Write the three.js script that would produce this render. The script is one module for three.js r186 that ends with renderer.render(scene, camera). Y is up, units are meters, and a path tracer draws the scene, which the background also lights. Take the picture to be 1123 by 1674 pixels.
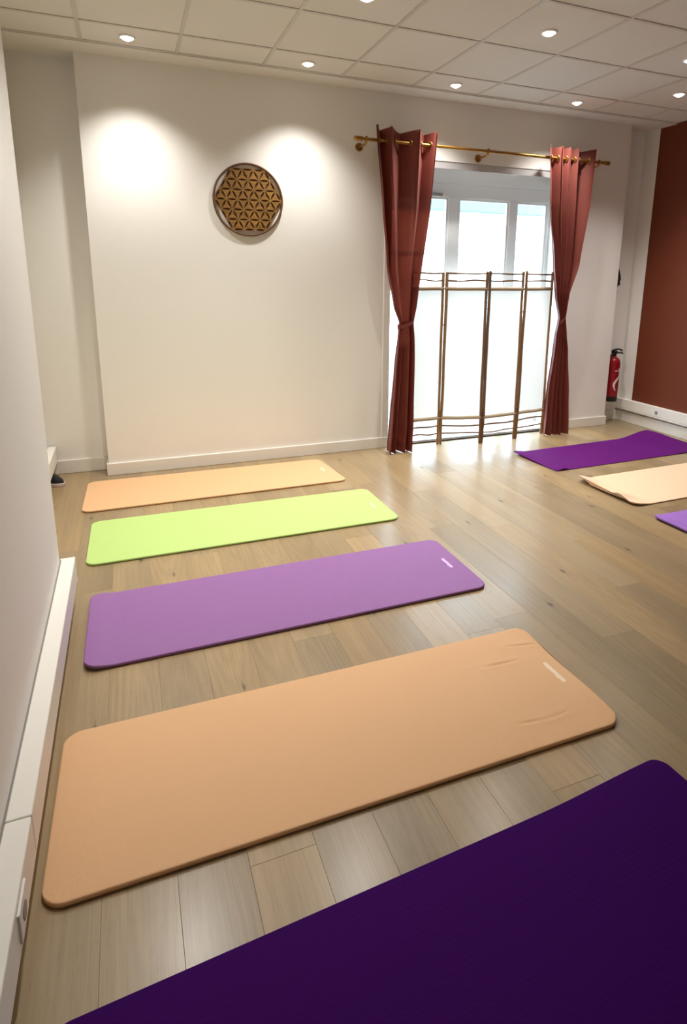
import * as THREE from 'three';
import { RoundedBoxGeometry } from 'three/addons/geometries/RoundedBoxGeometry.js';
import { mergeGeometries } from 'three/addons/utils/BufferGeometryUtils.js';

// ------------------------------------------------------------------ camera, sky, exposure
const scene = new THREE.Scene();
const renderer = new THREE.WebGLRenderer();
renderer.toneMapping = THREE.LinearToneMapping;
renderer.toneMappingExposure = 1.0;
renderer.shadowMap.enabled = true;

// focal length 978.2 px, optical axis at (604.05, 667.2) of the 1123 x 1674 frame
const FOCAL = 978.2, AXIS_X = 604.05, AXIS_Y = 667.16;
const FULL_W = 2 * AXIS_X, FULL_H = 2 * (1674 - AXIS_Y);
const camera = new THREE.PerspectiveCamera(2 * Math.atan(FULL_H / 2 / FOCAL) * 180 / Math.PI, FULL_W / FULL_H, 0.05, 200);
camera.setViewOffset(FULL_W, FULL_H, 0, FULL_H / 2 - AXIS_Y, 1123, 1674);
camera.position.set(0.6407, 1.5254, 4.7943);
camera.rotation.set(-0.2191, -0.3839, 0.0115, 'YXZ');

scene.background = new THREE.Color().setRGB(0.86, 0.97, 1.06);
scene.backgroundIntensity = 13;                                    // bright overcast sky outside the window
const LAMP = { intensity: 7.4, color: new THREE.Color().setRGB(1.0, 0.97, 0.925), angle: 0.95, penumbra: 1.0 };

// ------------------------------------------------------------------ helpers
let seed = 7;
const rnd = () => { seed = (seed * 1664525 + 1013904223) >>> 0; return seed / 4294967296; };
const lerp = (a, b, t) => a + (b - a) * t, clamp = (x, a = 0, b = 1) => Math.min(b, Math.max(a, x));
const smooth = (a, b, x) => { const t = clamp((x - a) / (b - a)); return t * t * (3 - 2 * t); };
const names = {};
function numbered(n) { const k = names[n] = (names[n] ?? -1) + 1; return k ? n + '_' + String(k).padStart(3, '0') : n; }
function add(o, name, parent = scene) {
  o.name = parent === scene ? numbered(name) : name;
  if (o.isMesh) { o.castShadow = true; o.receiveShadow = true; }
  parent.add(o);
  return o;
}
const part = (name, geometry, material, parent) => add(new THREE.Mesh(geometry, material), name, parent);
function tag(o, label, category, group, kind) {
  Object.assign(o.userData, { label, category });
  if (group) o.userData.group = group;
  if (kind) o.userData.kind = kind;
  return o;
}
function thing(name, label, category, [x, y, z] = [0, 0, 0], turn = 0, group) {
  const g = add(new THREE.Group(), name);
  g.position.set(x, y, z); g.rotation.y = turn;
  return tag(g, label, category, group);
}
// box from low to high corner
function box(x0, x1, y0, y1, z0, z1) {
  const g = new THREE.BoxGeometry(x1 - x0, y1 - y0, z1 - z0);
  g.translate((x0 + x1) / 2, (y0 + y1) / 2, (z0 + z1) / 2);
  return g;
}
function rbox(x0, x1, y0, y1, z0, z1, r = 0.004, s = 2) {
  const g = new RoundedBoxGeometry(x1 - x0, y1 - y0, z1 - z0, s, r);
  g.translate((x0 + x1) / 2, (y0 + y1) / 2, (z0 + z1) / 2);
  return g;
}
// uv in metres from the face's main direction
function metricUV(g) {
  const p = g.attributes.position, n = g.attributes.normal, uv = new Float32Array(p.count * 2);
  for (let i = 0; i < p.count; i++) {
    const ax = Math.abs(n.getX(i)), ay = Math.abs(n.getY(i)), az = Math.abs(n.getZ(i));
    const a = ax > ay && ax > az ? [p.getZ(i), p.getY(i)] : ay > az ? [p.getX(i), p.getZ(i)] : [p.getX(i), p.getY(i)];
    uv[2 * i] = a[0]; uv[2 * i + 1] = a[1];
  }
  g.setAttribute('uv', new THREE.BufferAttribute(uv, 2));
  return g;
}
const flat = (gs) => mergeGeometries(gs.map((g) => { const h = g.index ? g.toNonIndexed() : g; for (const k of Object.keys(h.attributes)) if (!['position', 'normal', 'uv'].includes(k)) h.deleteAttribute(k); return h; }));
function tube(points, r, seg = 8, n = 24) {
  const c = new THREE.CatmullRomCurve3(points.map((p) => new THREE.Vector3(...p)));
  return new THREE.TubeGeometry(c, n, r, seg, false);
}
function lathe(profile, n = 32) { return new THREE.LatheGeometry(profile.map(([r, y]) => new THREE.Vector2(r, y)), n); }
function capped(points, r, seg = 8, n = 12) {                        // a stick: tube with closed, slightly uneven ends
  const t = tube(points, r, seg, n), a = new THREE.SphereGeometry(r, seg, 4), b = a.clone();
  a.translate(...points[0]); b.translate(...points[points.length - 1]);
  return flat([t, a, b]);
}

// ------------------------------------------------------------------ noise and textures
function hash(x, y, s) { let h = (x * 374761393 + y * 668265263 + s * 1442695041) | 0; h = Math.imul(h ^ (h >>> 13), 1274126177); return ((h ^ (h >>> 16)) >>> 0) / 4294967296; }
function noise(x, y, s = 0) {
  const i = Math.floor(x), j = Math.floor(y), u = x - i, v = y - j, a = u * u * (3 - 2 * u), b = v * v * (3 - 2 * v);
  return lerp(lerp(hash(i, j, s), hash(i + 1, j, s), a), lerp(hash(i, j + 1, s), hash(i + 1, j + 1, s), a), b);
}
const fbm = (x, y, s = 0, o = 3) => { let v = 0, a = 0.5, t = 0; for (let k = 0; k < o; k++) { v += a * noise(x, y, s + k); t += a; x *= 2.03; y *= 2.03; a *= 0.5; } return v / t; };
function texture(w, h, f, srgb = true, repeat) {
  const d = new Uint8Array(w * h * 4);
  for (let j = 0; j < h; j++) for (let i = 0; i < w; i++) {
    const c = f(i / w, j / h, i, j), k = 4 * (j * w + i);
    d[k] = clamp(c[0], 0, 255); d[k + 1] = clamp(c[1], 0, 255); d[k + 2] = clamp(c[2], 0, 255); d[k + 3] = 255;
  }
  const t = new THREE.DataTexture(d, w, h, THREE.RGBAFormat);
  t.magFilter = THREE.LinearFilter; t.minFilter = THREE.LinearMipmapLinearFilter; t.generateMipmaps = true;
  t.wrapS = t.wrapT = THREE.RepeatWrapping;
  if (srgb) t.colorSpace = THREE.SRGBColorSpace;
  if (repeat) t.repeat.set(...repeat);
  t.needsUpdate = true;
  return t;
}
const tileNoise = (u, v, n, s) => {                                 // value noise that repeats at 1
  const x = u * n, y = v * n, i = Math.floor(x), j = Math.floor(y), a = x - i, b = y - j, q = (k) => ((k % n) + n) % n;
  const A = a * a * (3 - 2 * a), B = b * b * (3 - 2 * b);
  return lerp(lerp(hash(q(i), q(j), s), hash(q(i + 1), q(j), s), A), lerp(hash(q(i), q(j + 1), s), hash(q(i + 1), q(j + 1), s), A), B);
};
const gray = (v) => [v, v, v];
const plasterBump = texture(512, 512, (u, v) => gray(255 * (0.5 * tileNoise(u, v, 24, 1) + 0.3 * tileNoise(u, v, 70, 2) + 0.2 * tileNoise(u, v, 180, 3))), false, [0.8, 0.8]);
const foamBump = texture(512, 512, (u, v) => gray(255 * (0.6 * tileNoise(u, v, 128, 4) + 0.4 * tileNoise(u, v, 60, 5))), false, [4, 4]);
const weaveBump = texture(256, 256, (u, v, i, j) => gray(128 + 50 * Math.sin(i * Math.PI / 4) * Math.sin(j * Math.PI / 4) + 60 * (tileNoise(u, v, 64, 6) - 0.5)), false, [8, 8]);
const ribBump = texture(256, 256, (u, v, i, j) => gray(110 + 80 * (Math.floor(j / 16) % 2) + 60 * (tileNoise(u, v, 64, 7) - 0.5)), false, [10, 10]);
const tileBump = texture(512, 512, (u, v) => { const a = tileNoise(u, v, 150, 8), b = tileNoise(u, v, 40, 9); return gray(a > 0.8 ? 60 : 150 + 60 * b); }, false, [1.6, 1.6]);

const std = (color, roughness = 0.6, more = {}) => new THREE.MeshStandardMaterial({ color, roughness, ...more });
const phys = (color, roughness = 0.6, more = {}) => new THREE.MeshPhysicalMaterial({ color, roughness, ...more });
const M = {
  wall: std('#f1eee8', 0.75, { bumpMap: plasterBump, bumpScale: 0.0004 }),
  strip: std('#e2ded7', 0.85, { bumpMap: plasterBump, bumpScale: 0.0006 }),
  red: std('#6a2a08', 0.7, { bumpMap: plasterBump, bumpScale: 0.0008 }),
  skirting: std('#ece7de', 0.4),
  trunking: std('#f1eee6', 0.35),
  seam: std('#8c8780', 0.8),
  tile: std('#e2ded7', 0.9, { bumpMap: tileBump, bumpScale: 0.001 }),
  tbar: std('#cfcac2', 0.5),
  white: std('#f2f1ee', 0.4),
  frame: std('#eeeeee', 0.35),
  glass: phys('#f4fbff', 0.0, { transmission: 1, thickness: 0, ior: 1.5, side: THREE.DoubleSide }),
  brass: std('#a67c3d', 0.35, { metalness: 0.85 }),
  shadowGap: std('#4a3524', 0.8),
  lens: std('#fffaf0', 0.4, { emissive: new THREE.Color(1.0, 0.95, 0.86), emissiveIntensity: 9 }),
  blackPlastic: std('#141312', 0.45),
};

// ------------------------------------------------------------------ setting: floor of oak planks
const PLANK_W = 0.18, PLANK_X0 = 0.12, PLANK_L = 1.9;
function plankTexture(s) {
  const knots = [];
  const nk = Math.floor(hash(s, 1, 3) * 2.6);
  for (let k = 0; k < nk; k++) knots.push([0.03 + 0.12 * hash(s, k, 5), 0.15 + 1.6 * hash(s, k, 6), 0.005 + 0.008 * hash(s, k, 7)]);
  const cx = 0.05 + 0.08 * hash(s, 2, 9), cz = 1.9 * hash(s, 3, 9), plain = hash(s, 4, 9) < 0.4;
  const tone = 0.95 + 0.1 * hash(s, 5, 9), warm = hash(s, 6, 9) - 0.5;
  return texture(160, 1280, (u, v) => {
    const X = u * PLANK_W, Z = v * PLANK_L;
    let wx = X + 0.016 * (fbm(X * 9, Z * 1.3, s * 11) - 0.5);
    let dark = 0;
    for (const [kx, kz, r] of knots) {
      const dx = X - kx, dz = (Z - kz) * 0.45, d = Math.hypot(dx, dz);
      wx += Math.sign(dx) * 0.010 * Math.exp(-d / (r * 2.2));
      dark = Math.max(dark, (1 - smooth(r * 0.35, r * 1.5, d + 0.006 * (noise(X * 200, Z * 60, s) - 0.5))) * 0.36);
      dark = Math.max(dark, 0.4 * (1 - smooth(0.0006, 0.0018, Math.abs(dx - 0.006 * (noise(Z * 40, 3, s) - 0.5)))) * (1 - smooth(r, r * 7, Math.abs(Z - kz))));
    }
    const fibre = fbm(wx * 330, Z * 5, s * 3 + 1, 2) - 0.5, pore = noise(wx * 900, Z * 22, s * 5 + 2);
    const ring = plain ? 0.5 * Math.sin(wx * 190 + 5 * fbm(wx * 14, Z * 0.8, s)) : Math.sin(60 * Math.sqrt((wx - cx) * (wx - cx) * 30 + (Z - cz) * (Z - cz) * 0.22 + 0.002) + 6 * fbm(wx * 16, Z * 2, s));
    const broad = fbm(X * 12, Z * 1.6, s * 7 + 5) - 0.5;
    let g = tone * (1 + 0.11 * fibre + 0.022 * ring + 0.15 * broad - (pore > 0.83 ? 0.06 : 0)) * (1 - dark);
    return [162 * g * (1 + 0.03 * warm), 138 * g, 100 * g * (1 - 0.06 * warm) * (1 - 0.15 * dark)];
  });
}
const plankMaterials = [];
for (let s = 0; s < 9; s++) {
  const map = plankTexture(s + 21);
  for (const tint of [1, 0.93, 0.87]) plankMaterials.push(new THREE.MeshPhysicalMaterial({ map, color: new THREE.Color(tint, tint * 0.995, tint * 0.985), roughness: 0.36, clearcoat: 0.6, clearcoatRoughness: 0.23, bumpMap: map, bumpScale: 0.00008 }));
}
const floor = add(new THREE.Group(), 'floor');
tag(floor, 'grey-brown oak plank floor of the yoga room', 'floor', null, 'structure');
part('subfloor', box(-0.2, 5.8, -0.12, -0.014, -0.40, 6.2), std('#5d4a35', 0.9), floor);
function plankGeometry(w, l, flip, v0) {                              // bevelled board, uv along its length
  const b = 0.0007, h = 0.014, hw = w / 2 - 0.0001, hl = l / 2 - 0.0001;
  const ring = (dx, y) => [[-hw + dx, y, -hl + dx], [hw - dx, y, -hl + dx], [hw - dx, y, hl - dx], [-hw + dx, y, hl - dx]];
  const A = ring(b, 0), B = ring(0, -b), C = ring(0, -h), pos = [], uv = [];
  const put = (p) => { pos.push(...p); let u = p[0] / PLANK_W + 0.5, v = (p[2] + l / 2) / PLANK_L + v0; if (flip) { u = 1 - u; v = -v; } uv.push(u, v); };
  const quad = (a, c, d, e) => { put(a); put(c); put(d); put(a); put(d); put(e); };
  quad(A[3], A[2], A[1], A[0]);
  for (const [P, Q] of [[A, B], [B, C]]) for (let k = 0; k < 4; k++) { const n = (k + 1) % 4; quad(P[k], P[n], Q[n], Q[k]); }
  const g = new THREE.BufferGeometry();
  g.setAttribute('position', new THREE.Float32BufferAttribute(pos, 3)); g.setAttribute('uv', new THREE.Float32BufferAttribute(uv, 2));
  g.computeVertexNormals();
  return g;
}
const knownJoints = { 4: 3.50, 15: 2.715, 13: 3.03, 9: 3.597 };       // joints that the photograph shows, by row of boards
for (let row = -2; row * PLANK_W + PLANK_X0 < 5.62; row++) {
  const x = PLANK_X0 + row * PLANK_W + PLANK_W / 2;
  const at = knownJoints[row] ?? hash(row, 77, 1) * PLANK_L;
  const first = at - Math.ceil((at + 0.18) / PLANK_L) * PLANK_L;
  let n = 0;
  for (let z0 = first; z0 < 6.05; z0 += PLANK_L, n++) {
    const a = Math.max(z0, -0.17), b = Math.min(z0 + PLANK_L, 6.05);
    if (b - a < 0.05) continue;
    const pick = Math.floor(hash(row, n, 31) * 9), tone = Math.floor(hash(row, n, 34) * 3);
    const m = part('plank', plankGeometry(PLANK_W, b - a, hash(row, n, 33) < 0.5, (a - z0) / PLANK_L), plankMaterials[pick * 3 + tone], floor);
    m.position.set(x, 0, (a + b) / 2);
  }
}

// ------------------------------------------------------------------ setting: walls
const TOP = 2.947, TILE_Y = 2.956;
const structure = (o, label, category) => tag(o, label, category, null, 'structure');
const OX0 = 2.754, OX1 = 4.62, OY = 2.475, DEPTH = -0.36;             // window opening
structure(part('wall_back', metricUV(flat([
  box(0.433, OX0, 0, 3.1, DEPTH - 0.04, 0), box(OX1, 5.26, 0, 3.1, DEPTH - 0.04, 0), box(OX0, OX1, OY, 3.1, DEPTH - 0.04, 0),
  box(-0.2, 0.433, 0, 3.1, DEPTH - 0.04, -0.17), box(5.26, 5.8, 0, 3.1, DEPTH - 0.04, -0.17), box(OX0, OX1, -0.12, 0.0, DEPTH - 0.04, -0.17)])), M.wall, scene), 'white painted wall with the window opening and a recess at each end', 'wall');
structure(part('wall_left', metricUV(flat([box(-0.2, 0.01, 0, 3.1, -0.17, 1.93), box(-0.2, 0.275, 0, 3.1, 1.93, 6.0)])), M.wall, scene), 'white painted side wall that steps forward towards the near mats', 'wall');
const wallRight = structure(part('wall_right', metricUV(box(5.6, 5.8, 0, 3.1, -0.17, 6.0)), M.wall, scene), 'side wall painted red-brown beside a white strip', 'wall');
part('painted_panel', metricUV(box(5.596, 5.604, 0.24, TOP + 0.02, 0.02, 6.0)), M.red, wallRight).userData.label = 'red-brown painted field of the wall';
structure(part('wall_front', metricUV(box(-0.2, 5.8, 0, 3.1, 6.0, 6.2)), M.wall, scene), 'white wall behind the room', 'wall');

// ceiling: slab, flush strip along the window wall, metal grid and a mineral tile in each field
const ceiling = structure(add(new THREE.Group(), 'ceiling'), 'suspended ceiling of pale square tiles in a thin metal grid', 'ceiling');
part('ceiling_slab', box(-0.2, 5.8, 3.02, 3.12, -0.40, 6.2), M.white, ceiling);
part('border_strip', metricUV(box(-0.2, 5.8, TOP, 3.02, -0.17, 0.205)), M.strip, ceiling).userData.label = 'plain strip along the window wall';
part('wall_angle', box(0.0, 5.6, TILE_Y - 0.002, TILE_Y + 0.02, 0.205, 0.222), M.tbar, ceiling);
const GX = [], GZ = [0.205];
for (let x = 0.49 - 0.583; x < 5.7; x += 0.583) GX.push(x);
GX.push(5.62); GX[0] = 0.0;
for (let z = 0.548; z < 6.0; z += 0.64) GZ.push(z);
GZ.push(6.02);
for (let i = 0; i + 1 < GX.length; i++) for (let j = 0; j + 1 < GZ.length; j++)
  part('ceiling_tile', metricUV(box(GX[i] + 0.004, GX[i + 1] - 0.004, TILE_Y + 0.003, TILE_Y + 0.018, GZ[j] + 0.004, GZ[j + 1] - 0.004)), M.tile, ceiling);
for (const x of GX.slice(1, -1)) part('grid_bar', box(x - 0.011, x + 0.011, TILE_Y - 0.002, TILE_Y + 0.003, 0.205, 6.0), M.tbar, ceiling);
for (const z of GZ.slice(1, -1)) part('grid_bar', box(0.0, 5.6, TILE_Y - 0.0025, TILE_Y + 0.0025, z - 0.011, z + 0.011), M.tbar, ceiling);

// skirting boards
const skirt = (name, label, ...boxes) => structure(part(name, flat(boxes.map((b) => rbox(...b, 0.005))), M.skirting, scene), label, 'baseboard');
skirt('baseboard_back', 'white skirting board along the window wall and round its ends', [0.418, OX0 - 0.004, 0, 0.097, -0.002, 0.015], [OX1 + 0.004, 5.275, 0, 0.097, -0.002, 0.015],
  [0.418, 0.435, 0, 0.097, -0.17, 0.012], [5.258, 5.275, 0, 0.097, -0.17, 0.012], [0.02, 0.42, 0, 0.107, -0.172, -0.155], [5.275, 5.59, 0, 0.107, -0.172, -0.155]);
skirt('baseboard_left', 'white skirting board below the cable trunking of the plain white side wall', [0.008, 0.024, 0, 0.1, -0.155, 1.93], [0.273, 0.29, 0, 0.1, 1.915, 6.0], [0.01, 0.285, 0, 0.1, 1.915, 1.932]);
skirt('baseboard_right', 'white skirting board at the foot of the red-brown wall', [5.575, 5.602, 0, 0.115, -0.155, 6.0]);

// ------------------------------------------------------------------ window
const win = structure(add(new THREE.Group(), 'window_1'), 'wide white three-part window letting in bright daylight', 'window');
const ZF = -0.32;
part('shutter_box', rbox(OX0, OX1, 2.352, OY, ZF - 0.03, ZF + 0.01, 0.004), M.frame, win);
part('frame_head', rbox(OX0, OX1, 2.232, 2.352, ZF - 0.04, ZF, 0.004), M.frame, win);
part('frame_sill', rbox(OX0, OX1, 0.02, 0.1, ZF - 0.04, ZF, 0.004), M.frame, win);
for (const [a, b] of [[OX0, 2.85], [3.47, 3.575], [4.135, 4.215], [4.585, OX1]]) part('frame_post', rbox(a, b, 0.1, 2.232, ZF - 0.04, ZF + 0.004, 0.004), M.frame, win);
for (const [a, b] of [[2.85, 3.47], [3.575, 4.135], [4.215, 4.585]]) {
  part('pane', box(a, b, 0.1, 2.232, ZF - 0.022, ZF - 0.018), M.glass, win);
  const s = 0.022;
  part('sash', flat([box(a, a + s, 0.1, 2.232, ZF - 0.03, ZF - 0.005), box(b - s, b, 0.1, 2.232, ZF - 0.03, ZF - 0.005), box(a + s, b - s, 2.21, 2.232, ZF - 0.03, ZF - 0.005), box(a + s, b - s, 0.1, 0.122, ZF - 0.03, ZF - 0.005)]), M.frame, win);
}
part('soffit_shade_strip', rbox(OX0, OX1, 2.416, OY, -0.022, -0.006, 0.003), std('#bdbaba', 0.5), win).userData.label = 'added grey strip for the shaded underside of the lintel';  // added strip, its grey stands for the shade on the lintel underside
part('air_vent', rbox(3.12, 3.40, 2.236, 2.262, ZF, ZF + 0.012, 0.003), std('#8f8f90', 0.5), win).userData.label = 'grey slotted air vent';
structure(part('trim_1', flat([rbox(OX0 - 0.06, OX0 + 0.002, 0, OY, -0.01, 0.008, 0.003)]), M.skirting, scene), 'narrow white upright trim beside the left curtain', 'trim');
structure(part('trim_2', rbox(OX0, OX1, 0.0, 0.022, ZF, -0.03, 0.004), M.white, scene), 'white window sill at floor level behind the folding screen', 'sill');
structure(part('trim_3', rbox(OX0, OX1, 0.0, 0.012, -0.03, 0.0, 0.003), M.shadowGap, scene), 'dark brown strip painted as the shadow gap under the threshold', 'threshold');  // brown strip colours in the shadow gap at the sill edge

// ------------------------------------------------------------------ recessed ceiling spotlights
function downlight(x, z) {
  const g = thing('ceiling_spotlight', 'small round recessed white spotlight, switched on, in the tiled ceiling', 'ceiling light', [x, TILE_Y, z], 0, 'recessed spotlights in the ceiling');
  part('trim_ring', lathe([[0.036, 0.004], [0.036, -0.002], [0.040, -0.007], [0.047, -0.006], [0.050, 0.002]], 32), M.white, g);
  part('lamp_lens', lathe([[0.0001, -0.021], [0.014, -0.0195], [0.026, -0.014], [0.036, -0.003]], 28), M.lens, g).userData.label = 'glowing lens';
  const l = new THREE.SpotLight(LAMP.color, LAMP.intensity, 0, LAMP.angle, LAMP.penumbra, 2);
  l.position.set(0, -0.028, 0); l.target.position.set(0, -2, 0);
  l.castShadow = true; l.shadow.radius = 1.6; l.name = 'spot';
  g.add(l, l.target); l.target.name = 'spot_target';
}
for (const [z, xs] of [[0.375, [0.765, 1.935, 3.11, 4.27]], [1.485, [0.765, 1.935, 3.11, 4.27]], [2.6, [0.765]]]) for (const x of xs) downlight(x, z);
downlight(4.843, 0.89);

// ------------------------------------------------------------------ yoga mats
// corners: near left, far left, far right, near right as (x, z); lift(u, v) raises the sheet, dent(u, v) presses its upper face
function mat(name, label, corners, thick, radius, material, { lift = () => 0, dent = () => 0, nu = 110, nv = 44, logo, group } = {}) {
  const [NL, FL, FR, NR] = corners, cx = (NL[0] + FR[0]) / 2, cz = (NL[1] + FR[1]) / 2;
  const L = Math.hypot(NR[0] - NL[0], NR[1] - NL[1]), W = Math.hypot(FL[0] - NL[0], FL[1] - NL[1]);
  const at = (u, v) => [lerp(lerp(NL[0], NR[0], u), lerp(FL[0], FR[0], u), v) - cx, lerp(lerp(NL[1], NR[1], u), lerp(FL[1], FR[1], u), v) - cz];
  const us = [], R = radius, b = Math.min(thick * 0.35, 0.005);
  for (let k = 0; k <= 12; k++) us.push((1 - Math.cos(k / 12 * Math.PI / 2)) * R / L);
  for (let k = 1; k < nu; k++) us.push(R / L + (1 - 2 * R / L) * k / nu);
  for (let k = 12; k >= 0; k--) us.push(1 - (1 - Math.cos(k / 12 * Math.PI / 2)) * R / L);
  const pos = [], uv = [], index = [], ring = 2 * (nv + 3);
  for (const u of us) {
    const d = Math.min(u, 1 - u) * L, inset = d < R ? R - Math.sqrt(Math.max(0, R * R - (R - d) * (R - d))) : 0;
    const hv = 0.5 - inset / W, fall = d < b ? b - Math.sqrt(Math.max(0, b * b - (b - d) * (b - d))) : 0;
    const row = [];
    const cross = [[-hv, thick * 0.5 - 0], [-hv + b * 0.3 / W, thick - b * 0.35]];
    for (let k = 0; k <= nv; k++) cross.push([lerp(-hv + b / W, hv - b / W, k / nv), thick]);
    cross.push([hv - b * 0.3 / W, thick - b * 0.35], [hv, thick * 0.5]);
    for (const [v, y] of cross) row.push([v, Math.max(thick * 0.5, y - fall), true]);
    for (let k = nv; k >= 0; k--) row.push([lerp(-hv + b / W, hv - b / W, k / nv), 0.0006 + fall * 0.3, false]);
    while (row.length < ring) row.push(row[row.length - 1]);
    for (let k = 0; k < ring; k++) {
      const [v, y, top] = row[k], [x, z] = at(u, v + 0.5);
      pos.push(x, y + lift(u, v + 0.5) - (top ? dent(u * L, (v + 0.5) * W) : 0), z); uv.push(u * L, (v + 0.5) * W);
    }
  }
  for (let i = 0; i + 1 < us.length; i++) for (let k = 0; k < ring; k++) {
    const n = (k + 1) % ring, a = i * ring + k, c = i * ring + n, d = (i + 1) * ring + k, e = (i + 1) * ring + n;
    index.push(a, d, c, c, d, e);
  }
  for (const [i, s] of [[0, 1], [us.length - 1, -1]]) for (let k = 1; k + 1 < ring; k++) { const o = i * ring; if (s > 0) index.push(o, o + k, o + k + 1); else index.push(o, o + k + 1, o + k); }
  const g = new THREE.BufferGeometry();
  g.setAttribute('position', new THREE.Float32BufferAttribute(pos, 3)); g.setAttribute('uv', new THREE.Float32BufferAttribute(uv, 2));
  g.setIndex(index); g.computeVertexNormals();
  const m = tag(part(name, g, material, scene), label, 'yoga mat', group);
  m.position.set(cx, 0, cz);
  if (logo) {                                                        // worn print near one end: a row of small pale blots
    const [u, v0, v1, mat2] = logo, blots = [], n = 6;
    for (let k = 0; k < n; k++) {
      const v = lerp(v0, v1, (k + 0.5) / n), [x, z] = at(u, v), w = Math.abs(v1 - v0) * W / n;
      const q = new RoundedBoxGeometry(0.016 + 0.004 * hash(k, 3, 8), 0.0009, w * 1.02, 2, 0.0004);
      q.translate(x + 0.002 * (hash(k, 5, 8) - 0.5), thick + lift(u, v) - dent(u * L, v * W) + 0.0001, z); blots.push(q);
    }
    part('printed_mark', flat(blots), mat2, m).userData.label = 'pale worn print';
  }
  return m;
}
const foam = (color, rough = 0.62) => phys(color, rough, { bumpMap: foamBump, bumpScale: 0.0006, sheen: 0.15, sheenRoughness: 0.6, specularIntensity: 0.6 });
const F = { peach: foam('#e2b487'), green: foam('#b9d680'), purple: foam('#94679f'), violet: phys('#3a005c', 0.8, { bumpMap: ribBump, bumpScale: 0.0004, specularIntensity: 0.2 }), violet2: phys('#5c0669', 0.75, { bumpMap: ribBump, bumpScale: 0.0008, specularIntensity: 0.4 }), beige: foam('#edcbaa'), lilac: foam('#9a6cc0') };
const seg = (px, pz, ax, az, bx, bz) => { const dx = bx - ax, dz = bz - az, t = clamp(((px - ax) * dx + (pz - az) * dz) / (dx * dx + dz * dz)); return [Math.hypot(px - ax - t * dx, pz - az - t * dz), t]; };
const creases = [[1.50, 0.424, 1.66, 0.415, 0.0045], [1.66, 0.505, 1.815, 0.483, 0.0036], [1.44, 0.118, 1.56, 0.102, 0.0028], [1.56, 0.102, 1.66, 0.108, 0.0028], [1.35, 0.43, 1.5, 0.424, 0.0012]];
const wrinkles = (x, w) => { let d = 0; for (const [a, b, c, e, h] of creases) { const [r, t] = seg(x, w, a, b, c, e); d += h * Math.exp(-r * r / 0.00003) * Math.sin(Math.PI * clamp(t, 0.02, 0.98)) - 0.35 * h * Math.exp(-(r - 0.012) * (r - 0.012) / 0.0002); } return d; };
mat('yoga_mat', 'peach foam yoga mat with creases near its printed end', [[0.341, 3.442], [0.349, 2.83], [2.161, 2.85], [2.15, 3.461]], 0.018, 0.06, F.peach,
  { dent: wrinkles, nu: 320, nv: 130, lift: (u, v) => 0.006 * smooth(0.93, 1, u) * Math.sin(v * 7), logo: [0.966, 0.60, 0.395, std('#f3dcc0', 0.6)] });
mat('yoga_mat', 'medium purple foam yoga mat between the green mat and the creased peach mat', [[0.385, 2.495], [0.387, 1.902], [2.227, 1.91], [2.225, 2.492]], 0.0165, 0.058, F.purple,
  { lift: (u, v) => 0.012 * (1 - smooth(0, 0.07, u)), logo: [0.957, 0.585, 0.40, std('#d6b8e6', 0.6)] });
mat('yoga_mat', 'bright lime green foam yoga mat lying across the oak floor', [[0.344, 1.554], [0.349, 0.946], [2.163, 0.973], [2.172, 1.556]], 0.0145, 0.058, F.green, { logo: [0.955, 0.52, 0.38, std('#d3f0ae', 0.6)] });
mat('yoga_mat', 'smooth peach foam yoga mat lying along the white skirting board', [[0.277, 0.758], [0.29, 0.15], [2.051, 0.178], [2.101, 0.752]], 0.0145, 0.06, F.peach, { logo: [0.957, 0.60, 0.45, std('#f6dfc2', 0.6)] });
mat('yoga_mat', 'dark violet ribbed yoga mat beside the creased peach mat', [[0.40, 4.30], [0.385, 3.70], [2.125, 3.63], [2.17, 4.25]], 0.006, 0.045, F.violet,
  { lift: (u, v) => 0.022 * smooth(0.72, 0.99, u) * smooth(0.3, 1, v) });
mat('yoga_mat', 'thin violet yoga mat with curled corners between the window curtain and the beige mat', [[3.754, 1.112], [3.715, 0.565], [5.34, 0.50], [5.42, 1.085]], 0.006, 0.02, F.violet2,
  { nu: 160, nv: 50, lift: (u, v) => 0.055 * smooth(0.76, 1, u) * (0.35 + 0.65 * smooth(0.1, 0.9, v)) + 0.018 * (1 - smooth(0, 0.1, u)) * smooth(0.5, 1, v) + 0.013 * Math.exp(-((u - 0.045) ** 2) / 0.0007) * (1 - smooth(0, 0.3, v)) });
mat('yoga_mat', 'pale beige foam yoga mat with a wavy lifted end', [[3.765, 1.92], [3.75, 1.335], [5.53, 1.31], [5.54, 1.90]], 0.01, 0.06, F.beige,
  { nu: 140, nv: 60, lift: (u, v) => (1 - smooth(0, 0.09, u)) * (0.016 + 0.028 * Math.max(0, Math.sin(v * 9.5 - 0.6)) * smooth(0.05, 0.3, v)) });
mat('yoga_mat', 'light purple foam yoga mat beside the pale beige mat', [[3.73, 2.70], [3.72, 2.095], [5.53, 2.095], [5.53, 2.70]], 0.0145, 0.05, F.lilac, { lift: (u, v) => 0.012 * (1 - smooth(0, 0.05, u)) });

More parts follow.
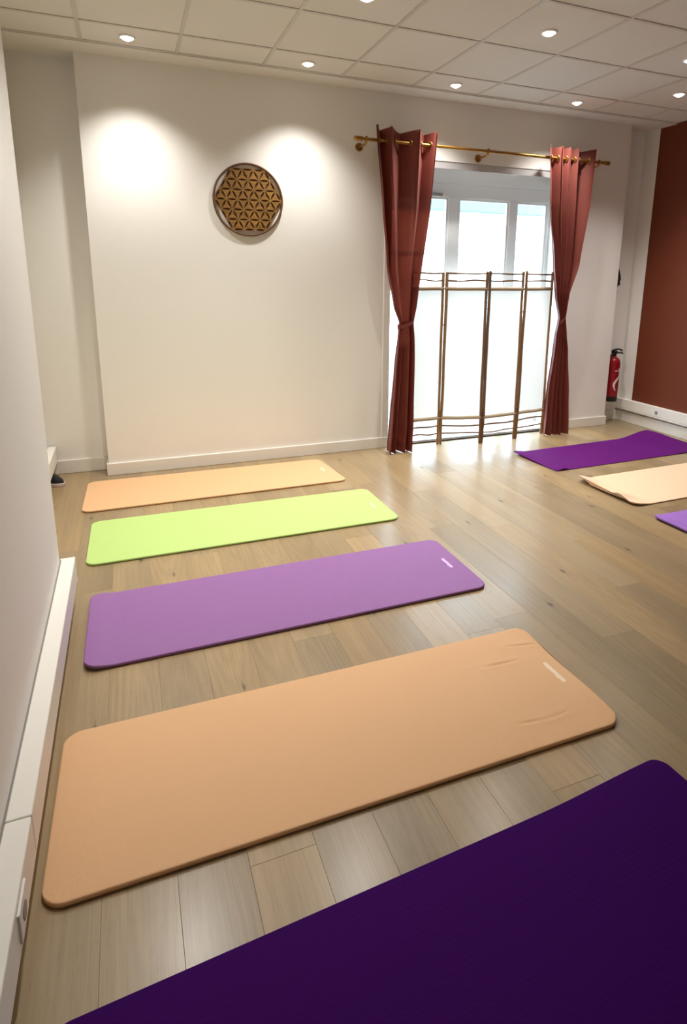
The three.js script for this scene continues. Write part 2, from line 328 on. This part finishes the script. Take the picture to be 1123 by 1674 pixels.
// ------------------------------------------------------------------ curtains on their rod
const ROD_Y = 2.552, ROD_Z = 0.16;
{
  const r = thing('curtain_rod', 'brass curtain rod with three brackets over the window', 'curtain rod', [0, 0, 0]);
  const along = (g) => g.rotateZ(-Math.PI / 2);
  part('pole', along(new THREE.CylinderGeometry(0.0125, 0.0125, 2.40, 20)).translate(3.615, ROD_Y, ROD_Z), M.brass, r);
  for (const [x, s] of [[2.405, -1], [4.825, 1]]) part('finial', along(lathe([[0.0001, -0.035], [0.016, -0.034], [0.019, -0.02], [0.017, 0.0], [0.02, 0.012], [0.018, 0.03], [0.0001, 0.036]], 20)).translate(x + s * 0.01, ROD_Y, ROD_Z), M.brass, r);
  for (const x of [2.46, 3.565, 4.75]) {
    const b = part('bracket', flat([new THREE.CylinderGeometry(0.03, 0.032, 0.008, 20).rotateX(Math.PI / 2).translate(x, ROD_Y - 0.03, 0.004),
      tube([[x, ROD_Y - 0.03, 0.006], [x, ROD_Y - 0.033, 0.08], [x, ROD_Y - 0.028, ROD_Z - 0.01], [x, ROD_Y - 0.014, ROD_Z]], 0.009, 10, 16),
      new THREE.TorusGeometry(0.018, 0.006, 8, 20).rotateY(Math.PI / 2).translate(x, ROD_Y, ROD_Z)]), M.brass, r);
    part('screw', new THREE.CylinderGeometry(0.004, 0.004, 0.004, 10).rotateX(Math.PI / 2).translate(x, ROD_Y - 0.048, 0.008), M.brass, b);
  }
}
const cloth = phys('#773023', 0.62, { bumpMap: weaveBump, bumpScale: 0.0006, sheen: 0.5, sheenRoughness: 0.4, sheenColor: new THREE.Color('#d98a80'), transmission: 0.15, thickness: 0, side: THREE.DoubleSide });
const spline = (keys, y) => { for (let k = 0; k + 1 < keys.length; k++) if (y <= keys[k][0] && y >= keys[k + 1][0]) return lerp(keys[k][1], keys[k + 1][1], smooth(0, 1, (keys[k][0] - y) / (keys[k][0] - keys[k + 1][0])) * 0.4 + 0.6 * (keys[k][0] - y) / (keys[k][0] - keys[k + 1][0])); return keys[y > keys[0][0] ? 0 : keys.length - 1][1]; };
function curtain(label, left, right, folds, waistY, hem, amp, zc, s0) {
  const g = thing('curtain', label, 'curtain', [0, 0, 0], 0, null);
  const turns = (s) => { let k = 0; while (k + 2 < folds.length && s > folds[k + 1][0]) k++; const [a, p] = folds[k], [b, q] = folds[k + 1]; return Math.PI * lerp(p, q, clamp((s - a) / (b - a))); };
  const nu = 200, nv = 150, pos = [], uv = [], index = [], yTop = ROD_Y + 0.09;
  const A = (y) => spline([[yTop, amp], [2.2, amp * 0.9], [waistY + 0.35, amp * 0.75], [waistY, amp * 0.42], [waistY - 0.3, amp * 0.7], [hem, amp]], y);
  for (let j = 0; j <= nv; j++) {
    const y0 = lerp(yTop, hem, j / nv);
    for (let i = 0; i <= nu; i++) {
      const s = i / nu, near = Math.exp(-((y0 - waistY) ** 2) / 0.5);
      const xl = spline(left, y0), xr = spline(right, y0);
      const w = turns(s), sway = 0.5 * near * (noise(s * 5, y0 * 1.4, s0) - 0.5);
      const sharp = Math.sin(w + sway) + 0.16 * Math.sin(3 * w + 0.6) * (1 - near * 0.6);
      const x = lerp(xl, xr, s) + (xr - xl) * 0.035 * Math.sin(2 * w) + 0.006 * (noise(s * 9, y0 * 4, s0 + 2) - 0.5) * smooth(yTop, 2.2, y0);
      const drop = -0.03 * near * (1 - near) + 0.012 * Math.sin(w) * smooth(ROD_Y, yTop, y0);
      const z = spline([[yTop, ROD_Z], [2.3, ROD_Z], [waistY, zc], [hem, zc + 0.005]], y0) + A(y0) * sharp * lerp(1, 0.9 + 0.5 * noise(s * 7, 1, s0 + 4), smooth(2.45, 1.9, y0));
      pos.push(x, Math.max(0.004, y0 + drop + 0.02 * (noise(s * 3, 9, s0) - 0.5) * smooth(0.3, 0, y0)), z); uv.push(s * 1.4, y0);
    }
  }
  for (let j = 0; j < nv; j++) for (let i = 0; i < nu; i++) { const a = j * (nu + 1) + i, b = a + nu + 1; index.push(a, b, a + 1, a + 1, b, b + 1); }
  const geo = new THREE.BufferGeometry();
  geo.setAttribute('position', new THREE.Float32BufferAttribute(pos, 3)); geo.setAttribute('uv', new THREE.Float32BufferAttribute(uv, 2));
  geo.setIndex(index); geo.computeVertexNormals();
  part('cloth', geo, cloth, g);
  // eyelets where the cloth crosses the rod
  const xl = spline(left, ROD_Y), xr = spline(right, ROD_Y);
  for (let k = Math.ceil(folds[0][1] + 1e-6); k < folds[folds.length - 1][1]; k++) {
    let a = 0, b = 1; for (let t = 0; t < 40; t++) { const m = (a + b) / 2; if (turns(m) < k * Math.PI) a = m; else b = m; }
    const s = a, turn = (k % 2 ? 1 : -1) * 1.05;
    part('eyelet', new THREE.TorusGeometry(0.024, 0.0055, 8, 24).rotateY(Math.PI / 2 - turn * 0.35).translate(lerp(xl, xr, s), ROD_Y, ROD_Z), M.brass, g);
  }
  // tie band pulled round the waist
  const bx0 = spline(left, waistY), bx1 = spline(right, waistY), mid = (bx0 + bx1) / 2, rx = (bx1 - bx0) / 2 + 0.002, rz = amp * 0.6 + 0.010;
  const bp = [], bi = [], n = 48;
  for (let k = 0; k <= n; k++) {
    const a = k / n * 2 * Math.PI, x = mid + rx * Math.cos(a), z = zc + rz * Math.sin(a), y = waistY - 0.012 + 0.022 * Math.cos(a) * s0;
    bp.push(x, y + 0.016, z, x, y - 0.016, z);
    if (k < n) { const q = 2 * k; bi.push(q, q + 2, q + 1, q + 1, q + 2, q + 3); }
  }
  const bg = new THREE.BufferGeometry();
  bg.setAttribute('position', new THREE.Float32BufferAttribute(bp, 3)); bg.setAttribute('uv', new THREE.Float32BufferAttribute(new Array(bp.length / 3 * 2).fill(0).map((_, k) => (k % 2 ? (k >> 1) % 2 * 0.04 : (k >> 2) * 0.01)), 2));
  bg.setIndex(bi); bg.computeVertexNormals();
  part('tie_band', bg, cloth, g);
  return g;
}
curtain('tied terracotta eyelet curtain on the window side facing the round wooden panel', [[2.64, 2.505], [2.1, 2.565], [1.62, 2.62], [1.27, 2.695], [1.13, 2.757], [1.0, 2.745], [0.74, 2.72], [0.3, 2.69], [0.03, 2.67]],
  [[2.64, 3.05], [2.1, 3.01], [1.62, 2.945], [1.3, 2.91], [1.13, 2.885], [1.0, 2.895], [0.74, 2.90], [0.3, 2.895], [0.03, 2.885]], [[0, 0.35], [0.06, 0.5], [0.16, 1.5], [0.25, 2.5], [0.48, 3.5], [0.72, 4.5], [0.87, 5.5], [1, 6.5]], 1.13, 0.005, 0.066, 0.175, 1);
curtain('tied terracotta eyelet curtain on the window side facing the fire extinguisher', [[2.62, 4.165], [2.2, 4.205], [1.65, 4.315], [1.37, 4.375], [1.15, 4.44], [0.98, 4.41], [0.84, 4.40], [0.42, 4.355], [0.03, 4.345]],
  [[2.62, 4.665], [2.2, 4.65], [1.65, 4.595], [1.37, 4.52], [1.15, 4.51], [0.98, 4.53], [0.84, 4.555], [0.42, 4.60], [0.03, 4.63]], [[0, 0.5], [0.12, 1.2], [0.28, 2.5], [0.36, 3.5], [0.45, 4.5], [0.55, 5.5], [0.63, 6.5], [0.78, 7.5], [1, 8.4]], 1.15, 0.005, 0.048, 0.15, 2);

// ------------------------------------------------------------------ folding screen of branches and cloth
{
  const posts = [[2.902, 0.092], [3.242, 0.077], [3.625, 0.185], [4.027, 0.150], [4.400, 0.085]];
  const tops = [1.55, 1.555, 1.57, 1.575, 1.575];
  const sc = thing('folding_screen', 'four-leaf folding screen of thin branches with white cloth before the window', 'folding screen', [0, 0, 0]);
  const bark = [0, 1, 2].map((k) => std(['#8a6540', '#9a744a', '#755234'][k], 0.8, { bumpMap: plasterBump, bumpScale: 0.004 }));
  const linen = phys('#f3f0e6', 0.95, { transmission: 0.24, thickness: 0, side: THREE.DoubleSide, bumpMap: weaveBump, bumpScale: 0.0005 });
  const hemWood = std('#a8957a', 0.8);
  const stick = (x, z, top, lean, k) => {
    const pts = []; for (let j = 0; j <= 6; j++) pts.push([x + 0.006 * (noise(j * 0.9, k, 41) - 0.5) + lean * j / 6, 0.009 + (top - 0.018) * j / 6, z + 0.005 * (noise(j * 0.8, k, 42) - 0.5)]);
    const nodes = []; for (let j = 1; j < 5; j++) { const t = (j + 0.4 * (hash(j, k, 43) - 0.5)) / 5, q = new THREE.SphereGeometry(0.0165, 8, 5); q.scale(1, 0.5, 1); const a = t * 6, i = Math.floor(a), f = a - i; q.translate(lerp(pts[i][0], pts[i + 1][0], f), lerp(pts[i][1], pts[i + 1][1], f), lerp(pts[i][2], pts[i + 1][2], f)); nodes.push(q); }
    return flat([capped(pts, 0.0132, 8, 24), ...nodes]);
  };
  for (let p = 0; p < 4; p++) {
    const [ax, az] = posts[p], [bx, bz] = posts[p + 1], len = Math.hypot(bx - ax, bz - az), ux = (bx - ax) / len, uz = (bz - az) / len;
    const A = [ax + ux * 0.0145, az + uz * 0.0145], B = [bx - ux * 0.0145, bz - uz * 0.0145];
    part('post', stick(A[0], A[1], tops[p], 0.004 * (p % 2 ? 1 : -1), p * 2), bark[p % 3], sc);
    part('post', stick(B[0], B[1], tops[p + 1] - 0.006, -0.004, p * 2 + 1), bark[(p + 1) % 3], sc);
    const bar = (y, r, dy, m, name, k) => part(name, capped([[A[0], y, A[1]], [lerp(A[0], B[0], 0.35), y + dy * (hash(p, k, 50) - 0.5), lerp(A[1], B[1], 0.35)], [lerp(A[0], B[0], 0.7), y + dy * (hash(p, k, 51) - 0.5), lerp(A[1], B[1], 0.7)], [B[0], y, B[1]]], r, 6, 14), m, sc);
    bar(1.548, 0.0072, 0.012, bark[2], 'twig', 1); bar(1.484, 0.0072, 0.012, bark[2], 'twig', 2);
    bar(1.416, 0.016, 0.004, hemWood, 'cloth_rail', 3); bar(0.25, 0.016, 0.006, hemWood, 'cloth_rail', 4);
    bar(0.178, 0.0072, 0.014, bark[2], 'twig', 5); bar(0.105, 0.0072, 0.016, bark[2], 'twig', 6);
    const c = new THREE.PlaneGeometry(len - 0.045, 1.166, 14, 30), q = c.attributes.position;
    for (let i = 0; i < q.count; i++) q.setZ(i, 0.004 * (noise(q.getX(i) * 9, q.getY(i) * 2.5, p + 60) - 0.5));
    c.computeVertexNormals(); c.rotateY(-Math.atan2(bz - az, bx - ax)); c.translate((ax + bx) / 2, 0.834, (az + bz) / 2);
    part('cloth_panel', c, linen, sc).userData.label = 'white translucent cloth';
    if (p) for (const y of [0.3, 1.1, 1.45]) part('tie', new THREE.TorusGeometry(0.016, 0.0022, 6, 16).rotateX(Math.PI / 2).scale(1.45, 1.6, 0.9).translate(ax, y, az), bark[2], sc);
  }
}

// ------------------------------------------------------------------ round carved wooden wall panel
{
  const R = 0.083, g = thing('wall_panel', 'round brown wooden wall panel carved with a lattice of petals', 'wall decoration', [1.561, 2.07, 0.0]);
  g.rotation.z = 0.004;
  const woodMap = texture(256, 256, (u, v) => { const n = 0.8 + 0.35 * (fbm(u * 3, v * 40, 91) - 0.5) + 0.2 * (fbm(u * 6, v * 6, 92) - 0.5); return [176 * n, 128 * n, 62 * n]; }, true, [3, 3]);
  const face = std('#ffffff', 0.5, { map: woodMap }), deep = std('#66401c', 0.8), ringM = std('#664426', 0.55);
  const rim = lathe([[0.252, 0], [0.252, 0.018], [0.255, 0.022], [0.262, 0.022], [0.266, 0.018], [0.266, 0], [0.252, 0]], 72).rotateX(Math.PI / 2);
  part('rim', rim, ringM, g);
  const pts = [];
  for (let q = -3; q <= 3; q++) for (let r = -3; r <= 3; r++) if (Math.abs(q + r) <= 3) pts.push([R * (q + r / 2), R * r * Math.sqrt(3) / 2, q, r]);
  const hex = new THREE.Shape();
  for (let k = 0; k < 6; k++) { const a = k * Math.PI / 3, x = (3 * R + 0.009) * Math.cos(a), y = (3 * R + 0.009) * Math.sin(a); k ? hex.lineTo(x, y) : hex.moveTo(x, y); }
  hex.closePath();
  const back = new THREE.ExtrudeGeometry(hex, { depth: 0.004, bevelEnabled: false }).translate(0, 0, 0.003);
  for (const [x, y] of pts) for (const a of [0, Math.PI / 3, 2 * Math.PI / 3]) {
    const ex = x + R * Math.cos(a), ey = y + R * Math.sin(a);
    if (!pts.some(([u, v]) => Math.hypot(u - ex, v - ey) < 1e-6)) continue;
    const petal = new THREE.Path(), n = 5, mx = (x + ex) / 2, my = (y + ey) / 2, half = R * 0.43, wide = R * 0.09, P = [];
    for (let k = 0; k <= n; k++) { const t = -1 + 2 * k / n; P.push([t * half, wide * (1 - t * t)]); }
    for (let k = n - 1; k > 0; k--) { const t = -1 + 2 * k / n; P.push([t * half, -wide * (1 - t * t)]); }
    P.forEach(([s, w], k) => { const X = mx + s * Math.cos(a) - w * Math.sin(a), Y = my + s * Math.sin(a) + w * Math.cos(a); k ? petal.lineTo(X, Y) : petal.moveTo(X, Y); });
    petal.closePath(); hex.holes.push(petal);
  }
  part('backing', back, deep, g);
  part('carved_plate', new THREE.ExtrudeGeometry(hex, { depth: 0.011, bevelEnabled: false, curveSegments: 4 }).translate(0, 0, 0.007), face, g);
}

// ------------------------------------------------------------------ cable trunking along the side walls
function trunking(label, x0, x1, y0, y1, z0, z1, side, joints, outlets) {
  const g = thing('cable_trunking', label, 'cable trunking', [0, 0, 0]);
  part('channel', box(x0 + (side > 0 ? 0 : 0.003), x1 - (side > 0 ? 0.003 : 0), y0, y1 - 0.003, z0 + 0.002, z1), M.seam, g);
  const cuts = [z0, ...joints, z1];
  const lx0 = side > 0 ? x0 + 0.005 : x0, lx1 = side > 0 ? x1 : x1 - 0.005;
  for (let k = 0; k + 1 < cuts.length; k++) part('cover', rbox(lx0, lx1, y0 + 0.012, y1, cuts[k] + 0.001, cuts[k + 1] - 0.001, 0.005, 3), M.trunking, g);
  part('lower_edge', rbox(lx0, lx1 - 0.001 * side, y0, y0 + 0.011, z0, z1, 0.004, 2), M.trunking, g);
  part('end_cap', rbox(x0, x1, y0 - 0.001, y1 + 0.001, z0 - 0.004, z0 + 0.012, 0.003), M.trunking, g);
  const xf = side > 0 ? x1 : x0;
  for (const [z, n] of outlets) {
    const o = part('power_outlet', rbox(xf - 0.003, xf + 0.005 * side + (side < 0 ? 0.003 : 0), y0 + 0.025, y1 - 0.02, z - 0.045 * n, z + 0.045 * n, 0.0025), M.white, g);
    for (let k = 0; k < n; k++) part('socket_hole', new THREE.CylinderGeometry(0.019, 0.019, 0.003, 20).rotateZ(Math.PI / 2).translate(xf + 0.005 * side, (y0 + y1) / 2 + 0.002, z + (k - (n - 1) / 2) * 0.09), std('#8f8a84', 0.5), o);
  }
  return g;
}
trunking('white cable trunking running past the ends of the creased peach and purple mats', 0.275, 0.338, 0.105, 0.225, 1.90, 5.99, 1, [3.365], [[3.56, 1]]);
trunking('white cable trunking on the recessed wall above the black shoe', 0.01, 0.072, 0.105, 0.225, -0.15, 1.90, 1, [], []);
trunking('white cable trunking with a double socket below the red-brown wall', 5.55, 5.60, 0.135, 0.25, -0.16, 5.99, -1, [2.2], [[0.40, 1]]);

// ------------------------------------------------------------------ fire extinguisher in the recess
{
  const g = thing('fire_extinguisher', 'red fire extinguisher with a white mark and black head hanging in the corner recess', 'fire extinguisher', [5.395, 0.235, -0.085]);
  const red = std('#8f0f1c', 0.3);
  part('cylinder', lathe([[0.0001, 0.03], [0.066, 0.03], [0.07, 0.04], [0.071, 0.06], [0.071, 0.40], [0.066, 0.435], [0.05, 0.46], [0.028, 0.472], [0.024, 0.485], [0.0001, 0.486]], 36), red, g);
  part('foot_ring', lathe([[0.0001, 0.0], [0.064, 0.0], [0.071, 0.008], [0.0715, 0.055], [0.068, 0.058], [0.0001, 0.058]], 36), M.blackPlastic, g);
  const labelMap = texture(192, 256, (u, v) => {
    const d = Math.abs(u - 0.5 - 0.34 * Math.sin((v - 0.5) * 5.2) * (1 - Math.abs(v - 0.5))) , on = d < 0.14 * (1 - 1.3 * Math.abs(v - 0.55)) || (v > 0.86 && v < 0.9 && u > 0.25 && u < 0.75);
    return on ? [232, 214, 214] : [143, 15, 28];
  });
  const lab = new THREE.CylinderGeometry(0.0716, 0.0716, 0.24, 24, 1, true, -0.9, 1.9); lab.translate(0, 0.24, 0);
  part('label', lab, std('#ffffff', 0.4, { map: labelMap, side: THREE.DoubleSide }), g).userData.label = 'white sweeping mark on red';
  part('valve', flat([new THREE.CylinderGeometry(0.02, 0.024, 0.04, 18).translate(0, 0.5, 0), rbox(-0.03, 0.03, 0.505, 0.54, -0.017, 0.017, 0.006)]), M.blackPlastic, g);
  part('carry_handle', tube([[-0.02, 0.512, 0.0], [0.04, 0.512, 0.0], [0.085, 0.515, 0.0], [0.115, 0.505, 0.0]], 0.009, 8, 16), M.blackPlastic, g);
  part('squeeze_lever', tube([[-0.03, 0.54, 0.0], [0.02, 0.553, 0.0], [0.075, 0.548, 0.0], [0.105, 0.535, 0.0]], 0.009, 8, 16), M.blackPlastic, g);
  part('hose', tube([[-0.02, 0.5, 0.01], [-0.07, 0.49, 0.02], [-0.092, 0.42, 0.02], [-0.088, 0.2, 0.015], [-0.08, 0.1, 0.01]], 0.009, 8, 30), M.blackPlastic, g);
  part('wall_bracket', flat([box(-0.02, 0.02, 0.34, 0.5, -0.083, -0.077), box(-0.015, 0.015, 0.455, 0.47, -0.08, -0.02)]), M.blackPlastic, g);
}
{
  const g = thing('wall_hook', 'small pointed black object on the recess wall high above the fire extinguisher', 'wall hook', [5.398, 1.52, -0.17]);
  const s = new THREE.Shape(); s.moveTo(0.0, 0.115); s.lineTo(0.035, 0.03); s.lineTo(0.045, -0.01); s.lineTo(0.02, -0.07); s.lineTo(-0.01, -0.105); s.lineTo(-0.04, -0.05); s.lineTo(-0.045, 0.03); s.closePath();
  part('plate', new THREE.ExtrudeGeometry(s, { depth: 0.012, bevelEnabled: true, bevelSize: 0.004, bevelThickness: 0.004, bevelSegments: 2 }).translate(0, 0, 0.006), M.blackPlastic, g);
  part('peg', capped([[0, -0.05, 0.018], [0, -0.07, 0.045], [0, -0.05, 0.062]], 0.006, 8, 10), M.blackPlastic, g);
}
{
  const g = thing('conduit_pipe', 'thin white conduit pipe running down to the floor below the fire extinguisher', 'pipe', [5.345, 0, -0.148]);
  part('pipe', new THREE.CylinderGeometry(0.008, 0.008, 0.36, 12).translate(0, 0.215, 0), M.skirting, g);
  part('floor_collar', lathe([[0.009, 0.05], [0.014, 0.045], [0.016, 0.0], [0.0001, 0.0]], 14), std('#5b2f1c', 0.6), g).userData.label = 'brown collar';
}

// ------------------------------------------------------------------ shoe beneath the trunking
{
  const g = thing('shoe', 'black shoe with a pale sole on the floor under the recessed cable trunking', 'shoe', [0.04, 0, 0.09], -0.5);
  const outline = (k) => { const s = new THREE.Shape(), P = [[-0.13, 0.025], [-0.12, 0.034], [-0.06, 0.032], [0.0, 0.034], [0.05, 0.043], [0.085, 0.037], [0.105, 0.012], [0.1, -0.016], [0.075, -0.036], [0.03, -0.04], [-0.03, -0.031], [-0.09, -0.033], [-0.125, -0.028], [-0.136, 0]]; s.moveTo(P[0][0] * k, P[0][1] * k); s.splineThru(P.slice(1).map(([x, y]) => new THREE.Vector2(x * k, y * k))); s.closePath(); return s; };
  part('sole', new THREE.ExtrudeGeometry(outline(0.97), { depth: 0.018, bevelEnabled: true, bevelSize: 0.003, bevelThickness: 0.003, bevelSegments: 2, curveSegments: 6 }).rotateX(-Math.PI / 2).translate(0, 0.004, 0), std('#cbb9ae', 0.6), g);
  const up = new THREE.SphereGeometry(1, 28, 14, 0, Math.PI * 2, 0, Math.PI / 2), q = up.attributes.position;
  for (let i = 0; i < q.count; i++) { const x = q.getX(i), y = q.getY(i), z = q.getZ(i); q.setXYZ(i, Math.sign(x) * Math.abs(x) ** 0.8 * 0.116 - 0.014, 0.024 + y * lerp(0.08, 0.058, smooth(-0.3, 0.8, x)), z * lerp(0.031, 0.038, smooth(-0.4, 0.6, x))); }
  up.computeVertexNormals();
  const u = part('upper', up, std('#151519', 0.75), g);
  part('collar', new THREE.TorusGeometry(0.034, 0.006, 8, 24).rotateX(Math.PI / 2).scale(1.3, 1, 0.75).translate(-0.06, 0.092, 0), std('#0e0e11', 0.8), u);
  for (let k = 0; k < 3; k++) part('lace', tube([[0.0 + k * 0.018, 0.086 - k * 0.008, -0.016], [0.0 + k * 0.018, 0.093 - k * 0.009, 0], [0.0 + k * 0.018, 0.086 - k * 0.008, 0.016]], 0.0022, 6, 8), std('#2a2a2e', 0.8), u);
}

// ------------------------------------------------------------------ outside the window
structure(part('ground', box(-14, 22, -0.4, -0.25, -30, -0.42), std('#5f6062', 0.9), scene), 'grey paving outside the window', 'ground');
{
  const g = thing('building', 'pale low building with a light blue fascia across the yard', 'building', [0, -0.25, -9]);
  const white = std('#f2f2ef', 0.8), blue = std('#5b7f90', 0.7), paneM = std('#9fc3d1', 0.2);
  part('wall', box(-8, 20, 0, 3.35, -3, 0), white, g);
  part('fascia', rbox(-8.1, 20.1, 3.35, 4.3, -3.1, 0.15, 0.02), blue, g).userData.label = 'light blue fascia';
  part('ledge', rbox(-8, 20, 2.28, 2.36, 0, 0.07, 0.01), std('#9fb9c2', 0.7), g);
  part('parapet', rbox(-8.15, 20.15, 4.3, 4.5, -3.15, 0.2, 0.02), white, g);
  for (const x of [0.6, 3.2, 9.4, 13.6]) { const w = part('window', box(x, x + 1.1, 1.05, 2.2, -0.05, 0.03), white, g); part('pane', box(x + 0.07, x + 1.03, 1.12, 2.13, 0.03, 0.035), paneM, w); }
}

renderer.render(scene, camera);
